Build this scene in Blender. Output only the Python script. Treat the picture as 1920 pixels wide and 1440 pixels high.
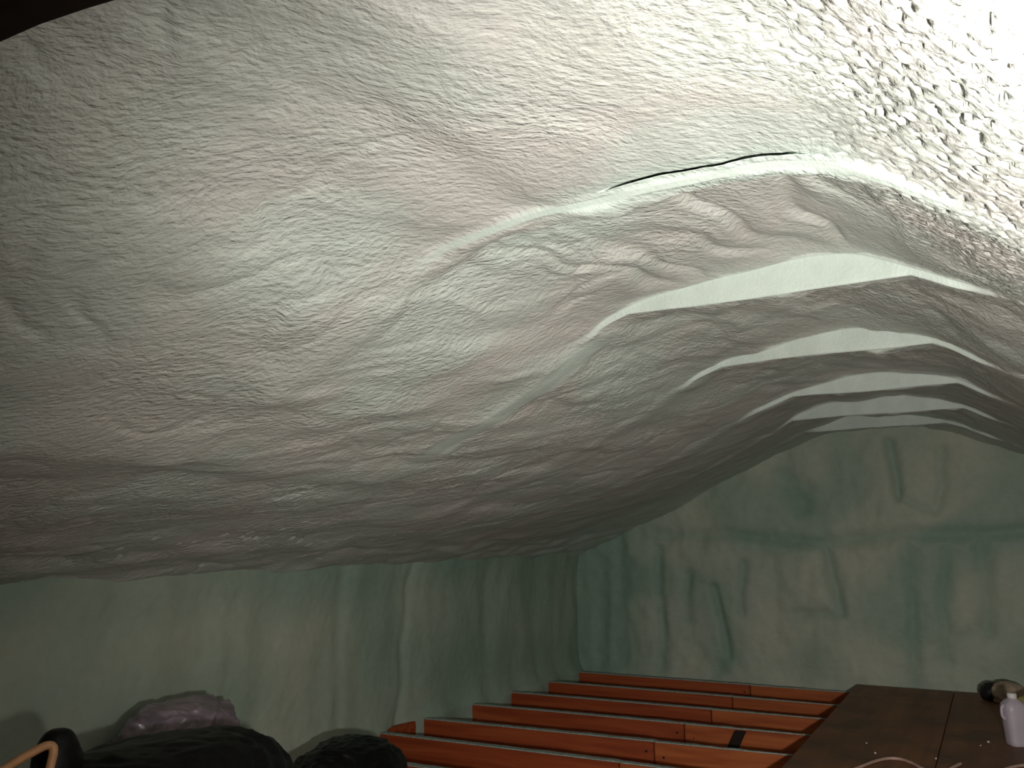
import bpy, bmesh, math
import numpy as np
from mathutils import Matrix, Vector

for o in list(bpy.data.objects):
    bpy.data.objects.remove(o, do_unlink=True)
SC = bpy.context.scene
COL = SC.collection
H = 1.25            # eye height above the plaster board under the joists

# ------------------------------------------------------------------ camera
RC = [[0.8677882766, 0.0945844957, 0.4878496491],
      [0.4968717256, -0.1495957884, -0.8548330763],
      [-0.0078737026, 0.9842128191, -0.1768138330]]
cd = bpy.data.cameras.new('camera')
cd.sensor_width = 36.0
cd.lens = 30.0
cd.clip_start = 0.02
cam = bpy.data.objects.new('camera', cd)
M4 = Matrix(RC).to_4x4()
M4.translation = Vector((0, 0, H))
cam.matrix_world = M4
COL.objects.link(cam)
SC.camera = cam

# ------------------------------------------------------------------ world, light, exposure
w = bpy.data.worlds.new('attic_dark')
SC.world = w
w.use_nodes = True
w.node_tree.nodes['Background'].inputs[0].default_value = (0.5, 0.55, 0.5, 1)
w.node_tree.nodes['Background'].inputs[1].default_value = 0.0

ld = bpy.data.lights.new('work_lamp_light', 'SPOT')      # halogen work lamp beside the photographer, aimed up along the ridge
ld.energy = 186
ld.spot_size = math.radians(147)
ld.spot_blend = 1.0
ld.color = (1.0, 0.975, 0.915)
ld.shadow_soft_size = 0.045
lamp = bpy.data.objects.new('work_lamp_light', ld)
LP = Vector((0.21, 0.30, -0.22 + H))
lamp.location = LP
lamp.rotation_euler = (Vector((0.06, 2.2, 0.34 + H)) - LP).to_track_quat('-Z', 'Y').to_euler()
COL.objects.link(lamp)

vs = SC.view_settings
vs.view_transform = 'Standard'
vs.look = 'None'
vs.exposure = 0.0
vs.gamma = 1.0
vs.use_curve_mapping = False

# ------------------------------------------------------------------ noise
rng = np.random.RandomState(7)
PERM = rng.permutation(4096)
GA = rng.rand(4096) * 2 * np.pi
GX, GY = np.cos(GA), np.sin(GA)
def _h(i, j):
    return PERM[(PERM[i & 4095] + j) & 4095]
def perlin(x, y, seed=0):
    x = np.asarray(x, float) + seed * 37.17
    y = np.asarray(y, float) + seed * 11.73
    x, y = np.broadcast_arrays(x, y)
    xi = np.floor(x).astype(np.int64); yi = np.floor(y).astype(np.int64)
    fx, fy = x - xi, y - yi
    u = fx * fx * fx * (fx * (fx * 6 - 15) + 10)
    v = fy * fy * fy * (fy * (fy * 6 - 15) + 10)
    def g(a, b):
        k = _h(xi + a, yi + b)
        return GX[k] * (fx - a) + GY[k] * (fy - b)
    n0 = g(0, 0) * (1 - u) + g(1, 0) * u
    n1 = g(0, 1) * (1 - u) + g(1, 1) * u
    return (n0 * (1 - v) + n1 * v) * 1.5
def fbm(x, y, octv=3, seed=0, gain=0.5):
    s, a, f = 0, 1.0, 1.0
    for k in range(octv):
        s = s + a * perlin(x * f, y * f, seed + k * 5)
        a *= gain; f *= 2.03
    return s
def worley(x, y, seed=0):
    x, y = np.broadcast_arrays(np.asarray(x, float) + seed * 17.3, np.asarray(y, float) + seed * 5.1)
    xi = np.floor(x).astype(np.int64); yi = np.floor(y).astype(np.int64)
    d = np.full(x.shape, 9.0)
    for a in (-1, 0, 1):
        for b in (-1, 0, 1):
            k = _h(xi + a, yi + b)
            px = xi + a + (k % 64) / 64.0
            py = yi + b + ((k // 64) % 64) / 64.0
            d = np.minimum(d, (x - px) ** 2 + (y - py) ** 2)
    return np.sqrt(d)
def sstep(a, b, x):
    t = np.clip((x - a) / (b - a), 0, 1)
    return t * t * (3 - 2 * t)

# ------------------------------------------------------------------ object helpers
def link(name, me, parent=None, loc=(0, 0, 0), mat=None, smooth=True):
    o = bpy.data.objects.new(name, me)
    o.location = loc
    COL.objects.link(o)
    if mat is not None and len(me.materials) == 0:
        me.materials.append(mat)
    if smooth and len(me.polygons):
        me.polygons.foreach_set('use_smooth', [True] * len(me.polygons))
    if parent is not None:
        o.parent = parent
    return o
def tag(o, label=None, cat=None, group=None, kind=None):
    if label: o['label'] = label
    if cat: o['category'] = cat
    if group: o['group'] = group
    if kind: o['kind'] = kind
    return o
def thing(name, label, cat, loc, group=None):
    o = bpy.data.objects.new(name, None)
    o.empty_display_size = 0.05
    o.location = (loc[0], loc[1], loc[2] + H)
    COL.objects.link(o)
    return tag(o, label, cat, group)
def quad_mesh(name, P, mask=None, attrs=None):
    """P: (n,m,3) camera-relative grid; faces of the cells where mask is true."""
    n, m = P.shape[:2]
    idx = np.arange(n * m).reshape(n, m)
    q = np.stack([idx[:-1, :-1], idx[1:, :-1], idx[1:, 1:], idx[:-1, 1:]], -1)
    q = q[mask] if mask is not None else q.reshape(-1, 4)
    used = np.unique(q)
    remap = np.zeros(n * m, np.int64); remap[used] = np.arange(len(used))
    q = remap[q].astype(np.int32)
    V = P.reshape(-1, 3)[used].copy()
    V[:, 2] += H
    me = bpy.data.meshes.new(name)
    me.vertices.add(len(V)); me.vertices.foreach_set('co', V.ravel())
    me.loops.add(q.size); me.loops.foreach_set('vertex_index', q.ravel())
    me.polygons.add(len(q))
    me.polygons.foreach_set('loop_start', np.arange(0, q.size, 4, dtype=np.int32))
    me.polygons.foreach_set('loop_total', np.full(len(q), 4, dtype=np.int32))
    me.update(calc_edges=True)
    for k, a in (attrs or {}).items():
        at = me.attributes.new(k, 'FLOAT', 'POINT')
        at.data.foreach_set('value', a.reshape(-1)[used].astype(np.float32))
    me.validate()
    return me
def bm_mesh(name, bm):
    bmesh.ops.recalc_face_normals(bm, faces=bm.faces)
    me = bpy.data.meshes.new(name); bm.to_mesh(me); bm.free()
    return me
def box_mesh(name, x0, x1, y0, y1, z0, z1, bev=0.0, skew=0.0):
    """local box, y shifted by skew*(x-x0)."""
    bm = bmesh.new()
    bmesh.ops.create_cube(bm, size=1)
    for v in bm.verts:
        v.co = Vector(((x0 + x1) / 2 + v.co.x * (x1 - x0), (y0 + y1) / 2 + v.co.y * (y1 - y0), (z0 + z1) / 2 + v.co.z * (z1 - z0)))
    if bev:
        bmesh.ops.bevel(bm, geom=list(bm.edges), offset=bev, segments=2, affect='EDGES')
    for v in bm.verts:
        v.co.y += skew * (v.co.x - x0)
    return bm_mesh(name, bm)
def catmull(pts, n=14):
    P = [np.array(p, float) for p in pts]
    P = [2 * P[0] - P[1]] + P + [2 * P[-1] - P[-2]]
    out = []
    for i in range(1, len(P) - 2):
        for k in range(n):
            t = k / n
            out.append(0.5 * (2 * P[i] + (P[i + 1] - P[i - 1]) * t + (2 * P[i - 1] - 5 * P[i] + 4 * P[i + 1] - P[i + 2]) * t * t
                              + (3 * P[i] - P[i - 1] - 3 * P[i + 1] + P[i + 2]) * t ** 3))
    out.append(P[-2])
    return out
def tube_mesh(name, pts, r, seg=10, n=14):
    C = catmull(pts, n)
    V, F = [], []
    up = np.array([0.13, 0.21, 1.0])
    for i, c in enumerate(C):
        t = C[min(i + 1, len(C) - 1)] - C[max(i - 1, 0)]
        t /= np.linalg.norm(t)
        a = np.cross(t, up); a /= np.linalg.norm(a); b = np.cross(a, t)
        for k in range(seg):
            an = 2 * np.pi * k / seg
            V.append(c + r * (np.cos(an) * a + np.sin(an) * b))
    for i in range(len(C) - 1):
        for k in range(seg):
            k2 = (k + 1) % seg
            F.append((i * seg + k, i * seg + k2, (i + 1) * seg + k2, (i + 1) * seg + k))
    F.append(tuple(range(seg))[::-1]); F.append(tuple((len(C) - 1) * seg + k for k in range(seg)))
    me = bpy.data.meshes.new(name); me.from_pydata([tuple(v) for v in V], [], F); me.update()
    return me

# ------------------------------------------------------------------ materials
def new_mat(name):
    m = bpy.data.materials.new(name); m.use_nodes = True
    nt = m.node_tree
    return m, nt, nt.nodes, nt.links, nt.nodes['Principled BSDF']
def ramp(N, stops):
    r = N.new('ShaderNodeValToRGB')
    e = r.color_ramp.elements
    while len(e) < len(stops): e.new(0.5)
    for k, (p, c) in enumerate(stops):
        e[k].position = p; e[k].color = (*c, 1)
    return r
def foam_mat(name, skin, mint, skin2, rough, bump, scale, spec=0.4):
    m, nt, N, L, B = new_mat(name)
    tc = N.new('ShaderNodeTexCoord')
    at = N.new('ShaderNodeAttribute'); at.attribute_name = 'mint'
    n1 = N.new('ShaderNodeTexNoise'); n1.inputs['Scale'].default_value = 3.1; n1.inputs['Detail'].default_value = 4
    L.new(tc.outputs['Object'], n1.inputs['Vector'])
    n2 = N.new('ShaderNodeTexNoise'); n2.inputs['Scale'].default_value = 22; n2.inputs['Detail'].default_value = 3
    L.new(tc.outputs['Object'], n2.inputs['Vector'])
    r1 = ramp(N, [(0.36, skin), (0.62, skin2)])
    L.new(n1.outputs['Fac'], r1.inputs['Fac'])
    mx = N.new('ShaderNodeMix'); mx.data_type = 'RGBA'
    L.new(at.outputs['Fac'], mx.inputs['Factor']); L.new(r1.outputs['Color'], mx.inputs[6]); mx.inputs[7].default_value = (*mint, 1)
    hv = N.new('ShaderNodeMix'); hv.data_type = 'RGBA'; hv.blend_type = 'MULTIPLY'; hv.inputs['Factor'].default_value = 0.35
    r2 = ramp(N, [(0.3, (0.78, 0.8, 0.78)), (0.7, (1, 1, 1))])
    L.new(n2.outputs['Fac'], r2.inputs['Fac'])
    L.new(mx.outputs[2], hv.inputs[6]); L.new(r2.outputs['Color'], hv.inputs[7])
    L.new(hv.outputs[2], B.inputs['Base Color'])
    B.inputs['Roughness'].default_value = rough
    B.inputs['Specular IOR Level'].default_value = spec
    wn = N.new('ShaderNodeTexNoise'); wn.inputs['Scale'].default_value = 5; wn.inputs['Detail'].default_value = 1
    L.new(tc.outputs['Object'], wn.inputs['Vector'])
    wm = N.new('ShaderNodeVectorMath'); wm.operation = 'MULTIPLY_ADD'; wm.inputs[1].default_value = (0.10, 0.10, 0.10)
    L.new(wn.outputs['Color'], wm.inputs[0]); L.new(tc.outputs['Object'], wm.inputs[2])
    mp = N.new('ShaderNodeMapping'); mp.vector_type = 'TEXTURE'
    mp.inputs['Rotation'].default_value = (0, 0, math.radians(52)); mp.inputs['Scale'].default_value = (0.0205, 0.0118, 0.016)
    L.new(wm.outputs[0], mp.inputs['Vector'])
    n4 = N.new('ShaderNodeTexNoise'); n4.inputs['Scale'].default_value = 1.0; n4.inputs['Detail'].default_value = 2.5; n4.inputs['Roughness'].default_value = 0.55
    L.new(mp.outputs['Vector'], n4.inputs['Vector'])
    ra = N.new('ShaderNodeAttribute'); ra.attribute_name = 'ripple'
    b4 = N.new('ShaderNodeBump'); b4.inputs['Distance'].default_value = 0.0085
    L.new(ra.outputs['Fac'], b4.inputs['Strength']); L.new(n4.outputs['Fac'], b4.inputs['Height'])
    n3 = N.new('ShaderNodeTexNoise'); n3.inputs['Scale'].default_value = scale; n3.inputs['Detail'].default_value = 3; n3.inputs['Roughness'].default_value = 0.6
    L.new(tc.outputs['Object'], n3.inputs['Vector'])
    bp = N.new('ShaderNodeBump'); bp.inputs['Strength'].default_value = bump; bp.inputs['Distance'].default_value = 0.006
    L.new(b4.outputs['Normal'], bp.inputs['Normal'])
    L.new(n3.outputs['Fac'], bp.inputs['Height']); L.new(bp.outputs['Normal'], B.inputs['Normal'])
    return m
def wood_mat(name, c0, c1, c2, axis=0, scale=1.0, rough=0.6, dirt=None):
    m, nt, N, L, B = new_mat(name)
    tc = N.new('ShaderNodeTexCoord'); mp = N.new('ShaderNodeMapping')
    oi = N.new('ShaderNodeObjectInfo')
    s = [26 * scale] * 3; s[axis] = 1.6 * scale
    mp.inputs['Scale'].default_value = s
    ad = N.new('ShaderNodeVectorMath'); ad.operation = 'ADD'
    ml = N.new('ShaderNodeMath'); ml.operation = 'MULTIPLY'; ml.inputs[1].default_value = 40
    L.new(oi.outputs['Random'], ml.inputs[0])
    L.new(tc.outputs['Object'], mp.inputs['Vector']); L.new(mp.outputs['Vector'], ad.inputs[0]); L.new(ml.outputs[0], ad.inputs[1])
    n = N.new('ShaderNodeTexNoise'); n.inputs['Scale'].default_value = 1.0; n.inputs['Detail'].default_value = 5; n.inputs['Distortion'].default_value = 0.6
    L.new(ad.outputs[0], n.inputs['Vector'])
    r = ramp(N, [(0.3, c0), (0.5, c1), (0.72, c2)])
    L.new(n.outputs['Fac'], r.inputs['Fac'])
    out = r.outputs['Color']
    if dirt:
        n2 = N.new('ShaderNodeTexNoise'); n2.inputs['Scale'].default_value = 3.5; n2.inputs['Detail'].default_value = 6
        L.new(tc.outputs['Object'], n2.inputs['Vector'])
        r2 = ramp(N, [(0.42, (0, 0, 0)), (0.68, (1, 1, 1))])
        L.new(n2.outputs['Fac'], r2.inputs['Fac'])
        mx = N.new('ShaderNodeMix'); mx.data_type = 'RGBA'
        L.new(r2.outputs['Color'], mx.inputs['Factor']); L.new(out, mx.inputs[6]); mx.inputs[7].default_value = (*dirt, 1)
        out = mx.outputs[2]
    L.new(out, B.inputs['Base Color'])
    B.inputs['Roughness'].default_value = rough
    B.inputs['Specular IOR Level'].default_value = 0.3
    bp = N.new('ShaderNodeBump'); bp.inputs['Strength'].default_value = 0.25; bp.inputs['Distance'].default_value = 0.003
    L.new(n.outputs['Fac'], bp.inputs['Height']); L.new(bp.outputs['Normal'], B.inputs['Normal'])
    return m
def plain_mat(name, col, rough=0.5, spec=0.5, var=0.15, scale=30, bump=0.0, trans=0.0):
    m, nt, N, L, B = new_mat(name)
    tc = N.new('ShaderNodeTexCoord')
    n = N.new('ShaderNodeTexNoise'); n.inputs['Scale'].default_value = scale; n.inputs['Detail'].default_value = 4
    L.new(tc.outputs['Object'], n.inputs['Vector'])
    r = ramp(N, [(0.3, tuple(c * (1 - var) for c in col)), (0.7, tuple(min(1, c * (1 + var)) for c in col))])
    L.new(n.outputs['Fac'], r.inputs['Fac']); L.new(r.outputs['Color'], B.inputs['Base Color'])
    B.inputs['Roughness'].default_value = rough
    B.inputs['Specular IOR Level'].default_value = spec
    if trans: B.inputs['Transmission Weight'].default_value = trans
    if bump:
        bp = N.new('ShaderNodeBump'); bp.inputs['Strength'].default_value = bump; bp.inputs['Distance'].default_value = 0.004
        L.new(n.outputs['Fac'], bp.inputs['Height']); L.new(bp.outputs['Normal'], B.inputs['Normal'])
    return m

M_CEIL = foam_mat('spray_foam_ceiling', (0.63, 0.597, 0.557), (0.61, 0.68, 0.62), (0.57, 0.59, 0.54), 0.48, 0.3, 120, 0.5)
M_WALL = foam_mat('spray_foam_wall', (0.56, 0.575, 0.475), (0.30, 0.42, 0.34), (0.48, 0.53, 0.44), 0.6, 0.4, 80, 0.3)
M_JOIST = wood_mat('joist_pine_red', (0.26, 0.045, 0.013), (0.36, 0.07, 0.02), (0.44, 0.10, 0.03), 0)
M_JOIST2 = wood_mat('joist_pine_orange', (0.31, 0.068, 0.018), (0.43, 0.105, 0.028), (0.53, 0.15, 0.043), 0)
M_CRUST = plain_mat('foam_dust', (0.34, 0.40, 0.36), 0.8, 0.2, 0.25, 60, 0.5)
M_PLY = wood_mat('old_plywood', (0.20, 0.085, 0.04), (0.26, 0.11, 0.052), (0.32, 0.14, 0.065), 1, 0.6, 0.55, (0.13, 0.075, 0.045))
M_DARK = wood_mat('dark_timber', (0.010, 0.006, 0.004), (0.016, 0.009, 0.006), (0.022, 0.012, 0.008), 0, 1, 0.75)
M_BAG = plain_mat('black_bag_film', (0.0035, 0.0035, 0.004), 0.42, 0.28, 0.3, 50, 0.3)
M_BAG2 = plain_mat('grey_bag_film', (0.26, 0.20, 0.235), 0.24, 0.8, 0.4, 14, 0.5)
M_HOSE = plain_mat('orange_rubber', (0.60, 0.30, 0.14), 0.45, 0.5, 0.15, 20)
M_CORD = plain_mat('pale_cord', (0.55, 0.36, 0.29), 0.45, 0.5, 0.12, 40)
M_BOTTLE = plain_mat('milky_plastic', (0.60, 0.52, 0.60), 0.4, 0.5, 0.06, 14)
M_CAP = plain_mat('white_cap', (0.85, 0.80, 0.80), 0.4, 0.5, 0.04, 30)
M_RAG = plain_mat('beige_rag', (0.48, 0.37, 0.27), 0.8, 0.2, 0.25, 14, 0.4)
M_BLACK = plain_mat('black_rubber', (0.012, 0.011, 0.012), 0.5, 0.4, 0.2, 30)
M_YEL = plain_mat('yellow_cloth', (0.42, 0.36, 0.13), 0.8, 0.2, 0.2, 25, 0.4)
M_PLASTER = plain_mat('plaster_board', (0.30, 0.28, 0.25), 0.9, 0.2, 0.15, 9)

# ------------------------------------------------------------------ foam ceiling
XT = np.linspace(-3.3, 1.9, 1041)
def prof(pts, sig=7):
    xs, zs = zip(*pts)
    z = np.interp(XT, xs, zs)
    k = np.exp(-0.5 * (np.arange(-3 * sig, 3 * sig + 1) / sig) ** 2); k /= k.sum()
    zp = np.concatenate([z[0] + (z[1] - z[0]) * np.arange(-3 * sig, 0), z, z[-1] + (z[-1] - z[-2]) * np.arange(1, 3 * sig + 1)])
    return np.convolve(zp, k, 'valid')
RT = [(0.0, .555), (0.13, .48), (0.5, .29), (1.0, .04), (1.9, -.43)]
LT = [(-3.3, -.245), (-2.95, -.14), (-2.4, .02), (-1.75, .225), (-1.4, .365), (-1.2, .46), (-1.05, .545)]
P_BAY = prof(LT + [(-.95, .61), (-.8, .655), (-.6, .688), (-.4, .70), (-.27, .69), (-.12, .63)] + RT)
P_NEAR = prof(LT + [(-.95, .60), (-.8, .622), (-.5, .633), (-.3, .631), (-.2, .605), (-.12, .553), (-.05, .498), (.015, .446), (.13, .375), (.5, .19), (1.0, -.03), (1.9, -.45)], 5)
P_GAB = prof([(-3.3, -.29), (-2.95, -.14), (-2.21, .178), (-1.6, .465), (-1.06, .69), (-.8, .728), (-.5, .71), (-.27, .66), (-.03, .57), (.13, .475), (.5, .285), (1.0, .03), (1.9, -.43)])
def pv(P, X): return np.interp(X, XT, P)

YT = [1.39, 2.215, 3.09, 3.97, 4.80, 5.58]          # collar ties buried in the foam
Y0, Y1 = 0.37, 6.24
ys = [np.arange(Y0, 2.2, 0.005), np.arange(2.2, 3.0, 0.0062), np.arange(3.0, Y1, 0.0125)]
for yk in YT:
    ys.append(yk + np.array([-.012, -.009, -.0065, -.005, -.0035, -.002, -.0005, .001, .0025, .004, .006, .008, .011]))
ys.append(YT[0] + np.array([-.033, -.0315, -.0305, -.0297, -.0289, -.026, -.0231, -.0223, -.0215, -.0205, -.019, -.0175, -.016, -.014]))
ys = np.unique(np.round(np.concatenate(ys), 4))
ys = ys[np.concatenate([[True], np.diff(ys) > 0.0006])]
xs = np.concatenate([np.arange(-3.06, -0.4, 0.0062), np.arange(-0.4, 0.35, 0.0042), np.arange(0.35, 1.76, 0.03)])
X, Y = np.meshgrid(xs, ys, indexing='ij')
def wob(x, k): return 0.012 * perlin(x * 2.2, 0 * x, 20 + k) + 0.003 * perlin(x * 11, 0 * x, 30 + k)
YW = Y.copy()                                        # rows bend along with each tie
for k, yk in enumerate(YT):
    YW += wob(xs, k)[:, None] * np.exp(-((ys - yk) / 0.12) ** 2)[None, :]

def ceiling_base(X, Y):
    g = sstep(4.0, 6.4, Y)
    q = sstep(-.26, -.12, X)
    near = (1 - sstep(1.405, 1.50, Y)) * (1 - q) + (1 - sstep(1.35, 2.2, Y)) * q
    bay = pv(P_BAY, X) * (1 - near) + pv(P_NEAR, X) * near
    bay = bay * (1 - g) + pv(P_GAB, X) * g
    # bellies of foam between rafters, each bay a little different
    bay = bay + 0.013 * fbm(X * 2.3, Y * 1.3, 2, 3) * sstep(-3.0, -2.2, X)
    bay = bay + 0.016 * perlin(X * 4.3, Y * 1.1, 11) * sstep(1.8, 2.6, Y) * sstep(-1.5, -0.9, X) + 0.02 * perlin(X * 2.6, Y * 1.6, 13) * sstep(4.2, 5.2, Y) * sstep(-1.6, -0.9, X)
    z = bay.copy()
    face = np.zeros_like(X); top = np.zeros_like(X); slope = np.zeros_like(X)
    for k, yk in enumerate(YT):
        s = Y - yk
        tie = (0.620 if k else 0.611) + 0.006 * perlin(X * 3, 0 * X, 40 + k) + 0.02 * (k == 5)
        low = bay - 0.002 - 0.005 * sstep(-2.6, -1.2, X) - 0.012 * sstep(-1.1, -0.9, X) + 0.013 * sstep(-0.08, 0.08, X)
        T = np.minimum(tie, low)
        hw = 0.004 + 0.035 * sstep(-0.93, -1.15, X) + 0.03 * sstep(-0.05, 0.12, X)
        if k == 0: hw = hw + 0.027
        wgt = sstep(-hw, hw, s) * (1 - sstep(0.05, 0.20 if k else 0.12, s))
        z = z + wgt * (T - bay)
        drop = sstep(0.005, 0.022, bay - T)
        face = np.maximum(face, drop * (1 - sstep(0.006, 0.014, np.abs(s - 0.001))) * (X < 0.02))
        top = np.maximum(top, sstep(-0.004, 0.004, s) * (1 - sstep(0.05, 0.075, s)))
        slope = np.maximum(slope, (np.abs(s - 0.03) < 0.05) * 1.0)
    return z, face, top, bay
Z, FACE, TOP, BAY = ceiling_base(X, Y)

# relief: long spray passes, lumps, ripples, popcorn, splits
band = (1 - sstep(0.03, 0.075, np.abs(Y - 2.29 - 0.03 * perlin(X * 4, 0 * X, 85)))) * sstep(-1.75, -1.55, X) * sstep(-0.93, -1.05, X)
soft = (1 - 0.92 * FACE) * (1 - 0.8 * band)
right = sstep(-0.29, -0.02, X + 0.10 * perlin(X * 3, Y * 3, 50)) * (1 - 0.62 * sstep(1.2, 2.0, Y) - 0.2 * sstep(2.2, 4, Y))
wx, wy = X + 0.05 * perlin(X * 5, Y * 5, 60), Y + 0.05 * perlin(X * 5, Y * 5, 61)
passes = perlin(wx * 4.6 - wy * 0.45, wy * 0.7, 62)                      # run with the ridge
lump = fbm(wx * 9 - wy * 3.0, wy * 3.2, 2, 63)
lumpmask = sstep(1.3, 1.5, Y) * (1 - 0.5 * sstep(2.6, 4.0, Y)) * 0.8 + 0.35
e1, e2 = 0.62, 0.785
ru = (wx * e1 + wy * e2); rv = (-wx * e2 + wy * e1)
ripamp = (0.45 + 0.55 * sstep(-0.35, 0.45, perlin(X * 2.6, Y * 2.6, 66))) * (1 - 0.65 * sstep(2.6, 5.0, Y))
rip = perlin(ru * 34, rv * 88, 67) * 0.6 + perlin(ru * 60, rv * 62, 68) * 0.45 + perlin(ru * 20, rv * 44, 69) * 0.6
wd = worley(wx * 78, wy * 72, 3); wd2 = worley(wx * 33, wy * 33, 4)
pop = 0.0062 * (0.55 - wd) + 0.0045 * (0.5 - wd2) + 0.002 * perlin(X * 70, Y * 70, 71)
pitn = perlin(X * 17, Y * 26, 72)
pits = -0.010 * sstep(0.55, 0.75, pitn) * sstep(-2.15, -2.5, X) * (1 - sstep(3.4, 4.6, Y)) * sstep(0.0, 0.3, perlin(X * 3.3, Y * 2.1, 73))
spit = -0.0095 * sstep(0.24, 0.48, perlin(X * 74, Y * 66, 74)) * right * (1 - sstep(1.6, 2.4, Y))
ropes = 0.022 * perlin(wx * 7.5, wy * 3.1, 75) * sstep(-2.25, -2.75, X)                   # lumpy lip over the knee wall
creases = -0.004 * sstep(0.80, 0.97, 1 - np.abs(perlin(wx * 5.5, wy * 5.5, 76))) * sstep(-0.1, 0.35, perlin(X * 2, Y * 2, 77)) * sstep(-0.55, -0.9, X) * (1 - sstep(3, 5, Y))
furn = perlin(wx * 6.0 - wy * 1.5, wy * 1.25, 86)
furrow = (-0.011 * sstep(0.70, 1.0, 1 - np.abs(furn)) + 0.010 * np.abs(furn)) * sstep(1.42, 1.52, Y) * sstep(2.20, 2.05, Y) * sstep(-1.0, -0.75, X) * sstep(0.0, -0.12, X) \
    + 0.006 * perlin(wx * 11, wy * 9, 87) * sstep(2.25, 2.4, Y) * sstep(-1.0, -0.8, X) * sstep(0.1, -0.1, X)
D = soft * (furrow + 0.0155 * passes * (1 - 0.6 * sstep(2.5, 4, Y)) + 0.0062 * lump * lumpmask * (0.5 + 0.5 * sstep(-2.6, -1.2, X))
            + 0.0016 * rip * ripamp * (1 - 0.75 * right) + pop * right + pits + spit + ropes + creases)
# edge of the ties is still slightly wavy and the split over the first tie
dx = np.gradient(Z, xs, axis=0); dy = np.gradient(BAY, ys, axis=1)
nl = np.sqrt(dx * dx + dy * dy + 1)
nx, ny, nz = dx / nl, dy / nl, -1 / nl           # pointing down into the attic
PX, PY, PZ = X + nx * D, YW + ny * D * soft, Z + nz * D
crack = (1 - sstep(0.0030, 0.0046, np.abs(Y - YT[0] + 0.0260))) * sstep(-0.60, -0.54, X) * sstep(-0.20, -0.30, X) * (0.55 + 0.45 * sstep(-0.3, 0.2, perlin(X * 30, 0 * X, 80)))
PZ = PZ + 0.040 * crack; PY = PY + 0.088 * crack          # the split runs back up behind the tie face
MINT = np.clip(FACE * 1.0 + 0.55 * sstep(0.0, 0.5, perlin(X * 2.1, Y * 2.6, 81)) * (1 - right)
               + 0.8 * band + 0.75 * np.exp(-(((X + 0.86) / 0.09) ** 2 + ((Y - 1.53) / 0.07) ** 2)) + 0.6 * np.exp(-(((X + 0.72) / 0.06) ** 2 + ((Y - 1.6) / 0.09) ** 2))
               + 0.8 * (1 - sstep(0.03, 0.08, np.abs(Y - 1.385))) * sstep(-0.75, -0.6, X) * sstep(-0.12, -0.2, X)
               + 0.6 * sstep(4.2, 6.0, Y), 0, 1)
P = np.stack([PX, PY, PZ], -1)
# cells of the ties (faces and undersides) become parts of their own
cx = 0.5 * (xs[:-1] + xs[1:])[:, None]; cy = 0.5 * (ys[:-1] + ys[1:])[None, :]
tiecell = np.zeros((len(xs) - 1, len(ys) - 1), bool)
tie_masks = []
ends = [(-1.0, -0.18), (-0.95, -0.10), (-0.93, -0.08), (-1.0, -0.12), (-1.0, -0.16), (-0.98, -0.22)]
for k, yk in enumerate(YT):
    s = cy - yk + 0 * cx
    mk = (s > -0.0045) & (s < 0.055) & (cx > ends[k][0]) & (cx < ends[k][1])
    tie_masks.append(mk); tiecell |= mk
def normals_from_grid(P):
    a = np.gradient(P, axis=0); b = np.gradient(P, axis=1)
    n = np.cross(a, b); n /= np.linalg.norm(n, axis=-1, keepdims=True) + 1e-12
    return n
RIP = np.clip(soft * (0.35 + 0.65 * ripamp) * (1 - 0.6 * right), 0, 1)
CE = quad_mesh('ceiling', P, ~tiecell, {'mint': MINT, 'ripple': RIP})
ceiling = tag(link('ceiling', CE, mat=M_CEIL), 'pale grey and mint spray foam covering the sloped attic roof', kind='structure')
for k, mk in enumerate(tie_masks):
    link('foam_covered_tie', quad_mesh('foam_covered_tie', P, mk, {'mint': MINT, 'ripple': RIP}), ceiling, mat=M_CEIL)

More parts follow.
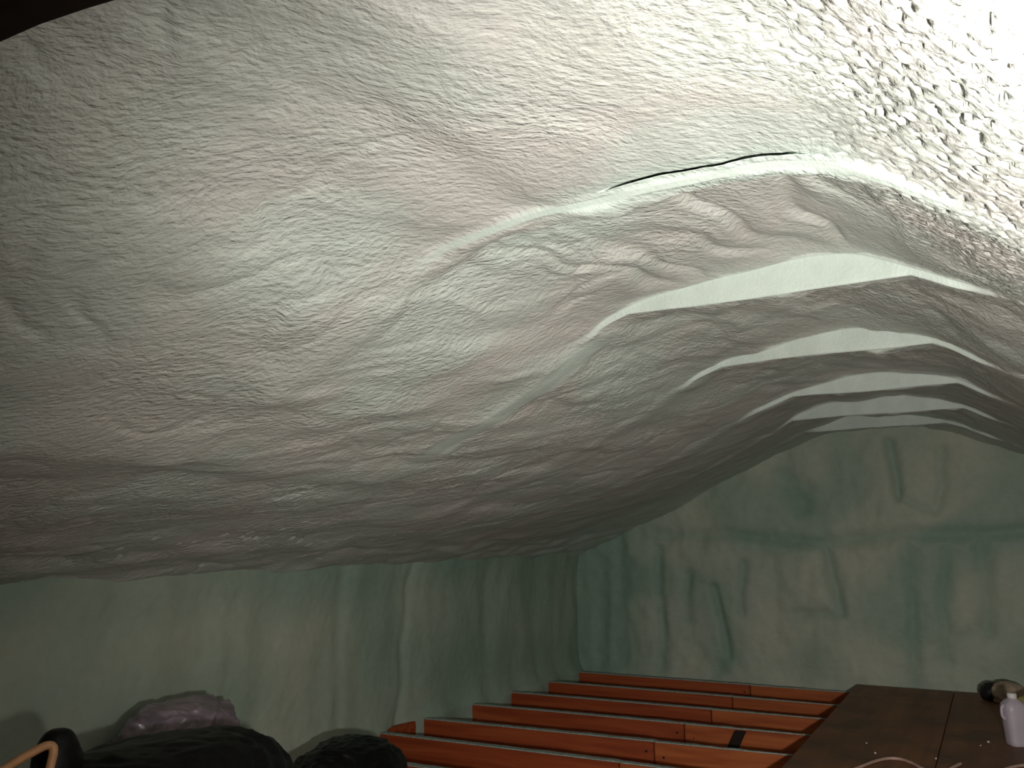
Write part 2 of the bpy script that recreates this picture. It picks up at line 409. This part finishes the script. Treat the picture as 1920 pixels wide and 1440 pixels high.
# ------------------------------------------------------------------ foam walls
def seg_d(A, B, x0, z0, x1, z1):
    vx, vz = x1 - x0, z1 - z0
    t = np.clip(((A - x0) * vx + (B - z0) * vz) / (vx * vx + vz * vz), 0, 1)
    return np.hypot(A - x0 - t * vx, B - z0 - t * vz)
gx = np.concatenate([np.arange(-3.12, 0.4, 0.011), np.arange(0.4, 1.76, 0.05)]); gz = np.arange(-1.25, 0.80, 0.011)
A, Bz = np.meshgrid(gx, gz, indexing='ij')
Aw = A + 0.025 * perlin(A * 3, Bz * 3, 90); Bw = Bz + 0.02 * perlin(A * 3, Bz * 3, 91)
out = 0.022 * fbm(A * 2.3, Bz * 1.4, 3, 92) + 0.006 * perlin(A * 14, Bz * 10, 93) + 0.002 * perlin(A * 45, Bz * 45, 94)
grv = np.zeros_like(A)
for (x0, z0, x1, z1, dpt, wd_) in [(-2.95, .02, -2.3, .01, .02, .05), (-2.3, .02, -1.7, 0.0, .03, .035), (-1.7, 0.0, -1.1, -.05, .035, .035), (-1.1, -.05, -.39, .005, .04, .04), (-.39, .005, .3, .02, .04, .04),
                                   (-1.10, -.06, -1.03, -.50, .045, .03), (-1.03, -.51, -1.32, -.55, .03, .03), (-2.292, -.1, -2.30, -.95, .04, .03),
                                   (-2.05, -.3, -2.1, -.6, .03, .03), (-1.88, -.38, -1.80, -.84, .045, .028), (-1.80, -.84, -1.87, -.97, .03, .04), (-1.66, -.22, -1.68, -.52, .035, .03),
                                   (-.63, .60, -.605, .26, .05, .026), (-.60, .26, -.40, .13, .02, .02), (-.40, .13, -.33, .30, .02, .02), (-.33, .3, -.34, .55, .025, .03), (-.58, -.03, -.62, -.95, .03, .04), (-.365, -.10, -.41, -.78, .03, .04),
                                   (-.14, -.05, -.17, -.6, .035, .045), (-.17, -.6, -.45, -.68, .02, .03), (-1.36, .42, -1.23, .2, .045, .06), (-2.6, 0.0, -2.62, -.9, .03, .05), (.2, .4, .2, -.8, .03, .04), (-2.75, -.2, -2.8, -1, .03, .05)]:
    d = seg_d(Aw, Bw, x0, z0, x1, z1)
    grv = np.maximum(grv, dpt * np.exp(-0.5 * (d / wd_) ** 2))
gmint_shade = np.clip(grv * 14 + 0.55 * sstep(-.15, .35, perlin(A * 1.6, Bz * 1.8, 95)) + 0.9 * sstep(-2.1, -2.9, A), 0, 1)  # shade painted into the grooves as darker green, plus green patches and left end
yw = 6.215 - out + 0.75 * grv
yw = yw - 0.05 * np.exp(-(Bz + 1.0) / 0.05) * (Bz < -0.9) * (0.6 + perlin(A * 5, 0 * A, 96)) * 0.4
wall_back = tag(link('wall_back', quad_mesh('wall_back', np.stack([A, yw, Bz], -1)[:, ::-1], None, {'mint': gmint_shade[:, ::-1]}), mat=M_WALL),
                'dim green foam-covered gable wall at the far end', kind='structure')

ky = np.arange(0.4, 6.32, 0.0125); kz = np.arange(-1.25, 0.02, 0.0115)
KY, KZ = np.meshgrid(ky, kz, indexing='ij')
bulge = 0.020 * fbm(KY * 1.7, KZ * 0.9, 3, 100) + 0.006 * perlin(KY * 6.5 + 0.8 * perlin(KY * 2, KZ * 2, 103), KZ * 1.5, 101) + 0.0022 * perlin(KY * 30, KZ * 24, 102)
drape = -0.012 * np.exp(-0.5 * ((KY - 4.02 - 0.10 * (KZ + .2) + 0.03 * perlin(KZ * 4, 0 * KZ, 104)) / 0.022) ** 2) - 0.008 * np.exp(-0.5 * ((KY - 3.42 + 0.02 * perlin(KZ * 5, 0 * KZ, 105)) / 0.03) ** 2) \
        - 0.009 * np.exp(-0.5 * ((KY - 4.85) / 0.06) ** 2) - 0.009 * np.exp(-0.5 * ((KY - 5.5) / 0.07) ** 2)
foot = (0.05 + 0.035 * perlin(KY * 4.1, 0 * KY, 106)) * np.exp(-np.clip(KZ + 1.0, 0, 9) / 0.06)
foot = foot * (1 - np.exp(-0.5 * ((KY - 3.95) / 0.13) ** 2) * 1.2)
kx = -2.97 + bulge + drape + foot + 0.03 * sstep(-0.35, -0.1, KZ)
kmint = np.clip(0.15 + 0.5 * sstep(2.2, 5.2, KY) + 0.5 * perlin(KY * 1.4, KZ * 2.2, 107) + 0.35 * sstep(-0.45, -0.15, KZ), 0, 1)
wall_left = tag(link('wall_left', quad_mesh('wall_left', np.stack([kx, KY, KZ], -1), None, {'mint': kmint}), mat=M_WALL),
                'low green foam-covered knee wall along the left eave', kind='structure')
ry = np.arange(-1.2, 6.3, 0.06); rz = np.arange(-1.25, 0.0, 0.06)
RY, RZ = np.meshgrid(ry, rz, indexing='ij')
wall_right = tag(link('wall_right', quad_mesh('wall_right', np.stack([1.72 - 0.02 * fbm(RY * 1.7, RZ, 3, 110), RY, RZ], -1)[::-1], None, {'mint': 0.4 + 0 * RY}), mat=M_WALL), 'green foam knee wall on the right eave', kind='structure')

# bare dark timber over and behind the camera, where the foam has not been sprayed
def board_strip(name, pts, y0, y1, th, mat, parent=None, skew=0.0):
    n = len(pts)
    V = []
    for y in (y0, y1):
        for (x, z) in pts: V.append((x, y + skew * (x + 0.95), z + H))
        for (x, z) in pts: V.append((x, y + skew * (x + 0.95), z + th + H))
    F = []
    for i in range(n - 1):
        a, b = i, i + 1
        F += [(a, b, 2 * n + b, 2 * n + a), (n + a, 3 * n + a, 3 * n + b, n + b), (a, n + a, n + b, b), (2 * n + a, 2 * n + b, 3 * n + b, 3 * n + a)]
    F += [(0, 2 * n, 3 * n, n), (n - 1, 2 * n - 1, 4 * n - 1, 3 * n - 1)]
    me = bpy.data.meshes.new(name); me.from_pydata(V, [], F); me.update()
    return link(name, me, parent, mat=mat, smooth=False)
px_ = np.concatenate([np.arange(-3.06, 1.8, 0.12)])
tag(board_strip('ceiling', [(x, float(pv(P_NEAR, x)) + 0.14) for x in px_], -1.2, 0.40, 0.02, M_DARK), 'bare dark roof boards over the camera', kind='structure')
tag(board_strip('rafter', [(x, float(pv(P_NEAR, x)) - 0.03) for x in np.arange(-3.0, -0.3, 0.06)], 0.39, 0.487, 0.15, M_DARK, None, 0.27), 'bare dark brown timber at the upper left corner, edging the foam', 'rafter')
tag(link('wall_front', box_mesh('wall_front', -3.1, 1.8, -1.25, -1.2, 0, 2.1), mat=M_DARK, smooth=False), 'dark boarded end behind the camera', kind='structure')
tag(link('wall_left', box_mesh('wall_left', -3.06, -3.0, -1.2, 0.45, 0, 1.3), mat=M_DARK, smooth=False), 'bare dark knee wall beside the camera', kind='structure')
tag(link('floor', box_mesh('floor', -3.2, 1.8, -1.25, 6.3, -0.03, 0.0), mat=M_PLASTER, smooth=False), 'plaster board between the joists', kind='structure')

# ------------------------------------------------------------------ joists
XS = -1.61           # where the two boards of each joist meet
JY = [(2.34, 2.40), (2.80, 2.87), (3.27, 3.335), (3.735, 3.80), (4.14, 4.265), (4.62, 4.72), (5.083, 5.163), (5.563, 5.60), (6.055, 6.078)]
JL = ['red pine floor joist mostly under the black bags', 'red pine floor joist passing behind the small black bag, out of frame at right',
      'nearest red pine floor joist, just entering the bottom edge beside the small bag',
      'second nearest red pine joist, in front of the bared rim board', 'third nearest red pine joist, starting at the bare corner of the foam wall foot',
      'fourth nearest red pine joist, with a dark patch on its face', 'fifth nearest red pine joist, third from the gable wall',
      'second to last red pine joist before the gable wall', 'farthest red pine joist, lying against the green gable wall']
TH = 0.038
jrng = np.random.RandomState(3)
for k, ((ya, yb), lab) in enumerate(zip(JY, JL)):
    xl, xr = -2.96, 1.66
    sk = (yb - ya) / (2.95 - 1.0)
    j = thing('floor_joist', lab, 'joist', (xl, ya, -1.25), 'floor joists running across the attic')
    xs_ = XS + 0.02 * (jrng.rand() - .5)
    for a, b, dy_ in ((xl, xs_ - 0.005, 0.0), (xs_ + 0.005, xr, -0.004 - 0.008 * jrng.rand())):
        me = box_mesh('joist_board', 0, b - a, dy_, dy_ + TH, 0.0, 0.25 + (0.0 if a < -2 else -0.003), 0.003, sk)
        link('joist_board', me, j, (a - xl, sk * (a - xl), 0), M_JOIST if a < -2 else M_JOIST2, smooth=False)
    # crust of foam dust along the top edge, thinning out towards the plywood
    n = 150
    tx = np.linspace(0.0, 2.0, n)
    th = 0.0025 + 0.0015 * perlin(tx * 18, 0 * tx, 120 + k)
    wv = (TH + 0.003) * (0.92 + 0.10 * perlin(tx * 14, 0 * tx, 140 + k)) * (1 - 0.75 * sstep(1.2, 2.0, tx + 0.12 * perlin(tx * 9, 0 * tx, 160 + k)))
    V, F = [], []
    for i in range(n):
        y0_ = sk * tx[i] - 0.0025 - (0.006 if tx[i] > 1.35 else 0.0)
        for (yy, zz) in ((y0_, 0.2475), (y0_, 0.2505 + th[i]), (y0_ + wv[i], 0.2505 + th[i]), (y0_ + wv[i], 0.2475)):
            V.append((tx[i], yy, zz))
        if i:
            b0, b1 = 4 * (i - 1), 4 * i
            for q in range(4):
                q2 = (q + 1) % 4
                F.append((b0 + q, b0 + q2, b1 + q2, b1 + q))
    F += [(0, 3, 2, 1), (4 * n - 4, 4 * n - 3, 4 * n - 2, 4 * n - 1)]
    me = bpy.data.meshes.new('foam_crust'); me.from_pydata(V, [], F); me.update()
    link('foam_crust', me, j, mat=M_CRUST, smooth=False)
    if k == 5:
        cxl = 1.60  # slanted dark block standing for a dark patch on the joist face
        me = box_mesh('patch', 0, 0.055, -0.030, 0.0, 0.16, 0.244, 0.002)
        for v in me.vertices: v.co.x += (v.co.z - 0.2) * 0.5
        link('patch', me, j, (cxl, sk * cxl - 0.013, 0), M_DARK, smooth=False)
    if k in (4, 8, 5):                                            # nail heads
        for q in range(2):
            bm = bmesh.new()
            bmesh.ops.create_cone(bm, cap_ends=True, segments=10, radius1=0.006, radius2=0.006, depth=0.004, matrix=Matrix.Rotation(math.pi / 2, 4, 'X'))
            link('nail_head', bm_mesh('nail_head', bm), j, (1.30 + 0.09 * q, sk * 1.3 - 0.001, 0.20 - 0.02 * q), M_BLACK, smooth=False)
# rim board showing in the one bay where the foam has pulled back
tag(link('rim_board', box_mesh('rim_board', 0, 0.03, 0, 0.385, 0, 0.25, 0.003), loc=(-2.99, 3.775 + 0.005, 0), mat=M_JOIST, smooth=False),
    'short red rim board bared between two joists at the foot of the left wall', 'board')

# ------------------------------------------------------------------ plywood platform
def ply(name, label, x0, x1, y0, y1, sk):
    t = thing(name, label, 'plywood', (x0, y0, -0.998), 'plywood sheets laid over the joists')
    def sheet(nm, z0, z1, inset):
        me = box_mesh(nm, inset, x1 - x0 - inset, inset, y1 - y0, z0, z1, 0.0015)
        for v in me.vertices: v.co.x += sk * v.co.y
        link(nm, me, t, mat=M_PLY, smooth=False)
    sheet('lower_sheet', 0.003, 0.024, 0.012)
    sheet('upper_sheet', 0.0245, 0.046, 0.0)
ply('plywood_sheet', 'narrow dark plywood sheet whose left edge crosses the joists', -0.895, -0.336, 2.55, 6.10, -0.012)
ply('plywood_sheet', 'dark stained plywood sheet under the white bottle at lower right', -0.332, 0.85, 2.55, 6.10, -0.012)

# ------------------------------------------------------------------ bags
def blob(name, cx_, cy_, z0, fn, seed, amp, nu=110, nv=70, rot=0.0, fold=0.0):
    """closed bag: fn(theta, v) -> (rx, ry, h profile) ; v 0 bottom .. 1 top."""
    u = np.linspace(0, 2 * np.pi, nu, endpoint=False); v = np.linspace(0, 1, nv)
    U, Vv = np.meshgrid(u, v, indexing='ij')
    r, z = fn(U, Vv)
    x = r[0] * np.cos(U); y = r[1] * np.sin(U)
    # creased film: ridged noise in all three directions
    n = (1 - 2 * np.abs(perlin(x * 7 + z * 5, y * 7 - z * 6, seed))) * 0.6 + (1 - 2 * np.abs(perlin(x * 15 - z * 11, y * 15 + z * 9, seed + 1))) * 0.3 + (1 - 2 * np.abs(perlin(x * 31 + z * 19, y * 31 + z * 23, seed + 2))) * 0.14
    n = n + fold * (1 - 2 * np.abs(perlin(x * 4 + z * 5, y * 5 - z * 6, seed + 3)))
    k = amp * n * np.sin(np.pi * np.clip(Vv, 0.02, 1)) ** 0.4
    rr = np.hypot(x, y) + 1e-6
    x = x + k * x / rr; y = y + k * y / rr; z = z + 0.6 * k * sstep(0.15, 0.5, Vv)
    z = np.maximum(z, 0.0)
    c, s = math.cos(rot), math.sin(rot)
    x, y = c * x - s * y, s * x + c * y
    V = np.stack([x, y, z], -1).reshape(-1, 3)
    F = []
    for i in range(nu):
        i2 = (i + 1) % nu
        for j in range(nv - 1):
            F.append((i * nv + j, i2 * nv + j, i2 * nv + j + 1, i * nv + j + 1))
    F.append(tuple(i * nv for i in range(nu))[::-1]); F.append(tuple(i * nv + nv - 1 for i in range(nu)))
    me = bpy.data.meshes.new(name); me.from_pydata([tuple(p) for p in V], [], F); me.update()
    return me
def dome(rx, ry, h, p=2.4, lob=None):
    def fn(U, v):
        a = v * np.pi * 0.5
        rr = np.clip(np.cos(a), 0.0, 1) ** (2 / p) * (0.9 + 0.1 * sstep(0, 0.15, v))
        rr = np.maximum(rr, 0.004)
        z = h * np.sin(a) ** (2 / p)
        l = 1 + (lob(U) if lob else 0)
        return (rx * rr * l, ry * rr * l), z
    return fn
# large black bag
b1 = thing('refuse_bag', 'large black plastic bag slumped on the joists at lower left', 'bag', (-2.27, 1.80, -0.995))
link('bag_body', blob('bag_body', 0, 0, 0, dome(0.28, 0.60, 0.405, 2.8, lambda U: 0.05 * np.sin(3 * U + 1)), 200, 0.022), b1, mat=M_BAG)
def neck(U, v):
    rr = 0.058 * (1 - 0.35 * np.exp(-((v - 0.28) / 0.16) ** 2)) * np.where(v > 0.6, np.sqrt(np.clip(1 - ((v - 0.6) / 0.42) ** 2, 0.003, 1)), 1)
    return (rr * 0.9, rr * 1.05), v * 0.235
link('gathered_neck', blob('gathered_neck', 0, 0, 0, neck, 230, 0.010, 60, 40), b1, (0.04, -0.33, 0.27), M_BAG)
# grey film bag behind it
b2 = thing('plastic_bag', 'crumpled grey-purple plastic bag poking up behind the large black bag', 'bag', (-2.715, 2.27, -0.995))
link('bag_body', blob('bag_body', 0, 0, 0, dome(0.15, 0.29, 0.395, 2.3, lambda U: 0.05 * np.sin(4 * U + .5)), 260, 0.034, 160, 100, 0.0, 0.9), b2, mat=M_BAG2)
# small bag to the right
b3 = thing('refuse_bag', 'small black plastic bag in front of the nearest joists', 'bag', (-2.5, 2.95, -0.995))
link('bag_body', blob('bag_body', 0, 0, 0, dome(0.20, 0.30, 0.16, 2.0, lambda U: 0.08 * np.sin(3 * U)), 290, 0.022), b3, mat=M_BAG)

# orange hose looped over the bag
HP = [(-2.05, 0.74, -0.985), (-2.09, 0.84, -0.84), (-2.11, 1.0, -0.69), (-2.115, 1.15, -0.585), (-2.11, 1.272, -0.526), (-2.10, 1.338, -0.499), (-2.095, 1.361, -0.4945), (-2.087, 1.368, -0.506), (-2.08, 1.357, -0.548), (-2.07, 1.33, -0.64), (-2.03, 1.27, -0.82), (-1.98, 1.18, -0.985)]
hose = tag(link('rubber_hose', tube_mesh('rubber_hose', [(p[0] + 2.1, p[1] - 1.3, p[2] + 0.995) for p in HP], 0.0105, 12), loc=(-2.1, 1.3, -0.995 + H), mat=M_HOSE),
           'orange rubber hose bent in a loop in front of the black bag neck', 'hose')

# ------------------------------------------------------------------ things on the plywood
PZT = -0.998 + 0.046
def lathe(name, prof_, seg=28, sq=0.0, lean=0.0):
    V, F = [], []
    for (r, z) in prof_:
        for k in range(seg):
            a = 2 * math.pi * k / seg
            c, s = math.cos(a), math.sin(a)
            f = 1.0
            if sq:
                f = 1.0 / ((abs(c) ** sq + abs(s) ** sq) ** (1.0 / sq))
            V.append((r * f * c + lean * z, r * f * s, z))
    n = len(prof_)
    for i in range(n - 1):
        for k in range(seg):
            k2 = (k + 1) % seg
            F.append((i * seg + k, i * seg + k2, (i + 1) * seg + k2, (i + 1) * seg + k))
    F.append(tuple(range(seg))[::-1]); F.append(tuple((n - 1) * seg + k for k in range(seg)))
    me = bpy.data.meshes.new(name); me.from_pydata(V, [], F); me.update()
    return me
bt = thing('plastic_bottle', 'milky white plastic bottle standing on the plywood at the right edge', 'bottle', (-0.052, 4.72, PZT))
bt.scale = (0.86, 0.86, 0.90)
bt.rotation_euler = (0, 0, math.radians(28))
link('bottle_body', lathe('bottle_body', [(0.0435, 0.0), (0.047, 0.004), (0.0485, 0.02), (0.0505, 0.07), (0.053, 0.12), (0.056, 0.165), (0.0565, 0.185), (0.052, 0.200), (0.038, 0.215), (0.024, 0.225), (0.020, 0.228), (0.020, 0.236)], 32, 3.4, -0.02), bt, mat=M_BOTTLE)
link('cap', lathe('cap', [(0.0225, 0.229), (0.0235, 0.231), (0.0235, 0.250), (0.021, 0.253)], 24, 0, -0.02), bt, mat=M_CAP)
hm = tube_mesh('handle', [(-0.045, -0.004, 0.196), (-0.064, -0.004, 0.188), (-0.069, -0.004, 0.165), (-0.066, -0.004, 0.14), (-0.05, -0.004, 0.125)], 0.0075, 10, 8)
link('handle', hm, bt, mat=M_BOTTLE)

def lumpy(name, rx, ry, rz, seed, amp):
    bm = bmesh.new(); bmesh.ops.create_icosphere(bm, subdivisions=4, radius=1.0)
    co = np.array([v.co[:] for v in bm.verts])
    n = (1 - 2 * np.abs(perlin(co[:, 0] * 2.1 + co[:, 2], co[:, 1] * 2.1 - co[:, 2] * 1.3, seed))) + 0.5 * (1 - 2 * np.abs(perlin(co[:, 0] * 4.5 - co[:, 2] * 3, co[:, 1] * 4.5 + co[:, 2] * 3, seed + 1)))
    co = co * (1 + amp * n)[:, None] * np.array([rx, ry, rz])
    co[:, 2] = np.maximum(co[:, 2], -rz * 0.75) + rz * 0.75
    for v, c in zip(bm.verts, co): v.co = c
    return bm_mesh(name, bm)
rg = thing('crumpled_rag', 'crumpled beige rag with a black rim at the far edge of the plywood', 'rag', (-0.105, 5.86, PZT))
link('cloth', lumpy('cloth', 0.085, 0.07, 0.062, 310, 0.14), rg, (0.02, -0.01, 0.0), M_RAG)
link('black_rim', lumpy('black_rim', 0.06, 0.06, 0.055, 320, 0.10), rg, (-0.062, 0.025, 0.0), M_BLACK)
tag(link('cloth_lump', lumpy('cloth_lump', 0.10, 0.07, 0.085, 330, 0.14), loc=(0.035, 5.15, PZT + H), mat=M_YEL), 'yellowish cloth lump just behind the white bottle', 'cloth')

cpts = [(-0.69, 3.72, 0), (-0.655, 3.86, 0), (-0.618, 3.975, 0), (-0.581, 4.086, 0), (-0.538, 4.165, 0), (-0.49, 4.178, 0), (-0.44, 4.13, 0), (-0.397, 4.06, 0), (-0.345, 4.02, 0), (-0.31, 4.06, 0), (-0.286, 4.14, 0), (-0.262, 4.215, 0)]
tag(link('power_cord', tube_mesh('power_cord', [(p[0] + 0.5, p[1] - 4.0, 0.0068) for p in cpts], 0.0065, 10), loc=(-0.5, 4.0, PZT + H), mat=M_CORD), 'pale pink cord curling across the plywood at the bottom edge', 'cord')
c2 = [(-0.12, 4.16, 0), (-0.07, 4.262, 0), (-0.01, 4.33, 0), (0.06, 4.36, 0), (0.16, 4.34, 0)]
tag(link('power_cord', tube_mesh('power_cord', [(p[0], p[1] - 4.2, 0.0068) for p in c2], 0.0065, 10), loc=(0, 4.2, PZT + H), mat=M_CORD), 'short stretch of pale cord in the bottom right corner', 'cord')

crumb = lumpy('foam_crumb', 0.008, 0.007, 0.006, 350, 0.2)
crumb.materials.append(M_CAP)
CR = [(-0.66, 4.44), (-0.36, 4.28), (-0.60, 4.26), (-0.17, 4.72), (-0.20, 4.63)]
CL = ['tiny pale foam crumb on the narrow sheet, farthest from the cord', 'tiny pale foam crumb beside the joint between the plywood sheets',
      'tiny pale foam crumb just behind the bend of the cord', 'tiny pale foam crumb left of the bottle base, the farther of two', 'tiny pale foam crumb left of the bottle base, the nearer of two']
for k, (x, y) in enumerate(CR):
    o = bpy.data.objects.new('foam_crumb', crumb); COL.objects.link(o)
    o.location = (x, y, PZT + H); o.rotation_euler = (0, 0, k * 1.3); s = 0.4 + 0.08 * (k % 4); o.scale = (s, s, s)
    for p in crumb.polygons: p.use_smooth = True
    tag(o, CL[k], 'foam crumb', 'foam crumbs scattered on the plywood')
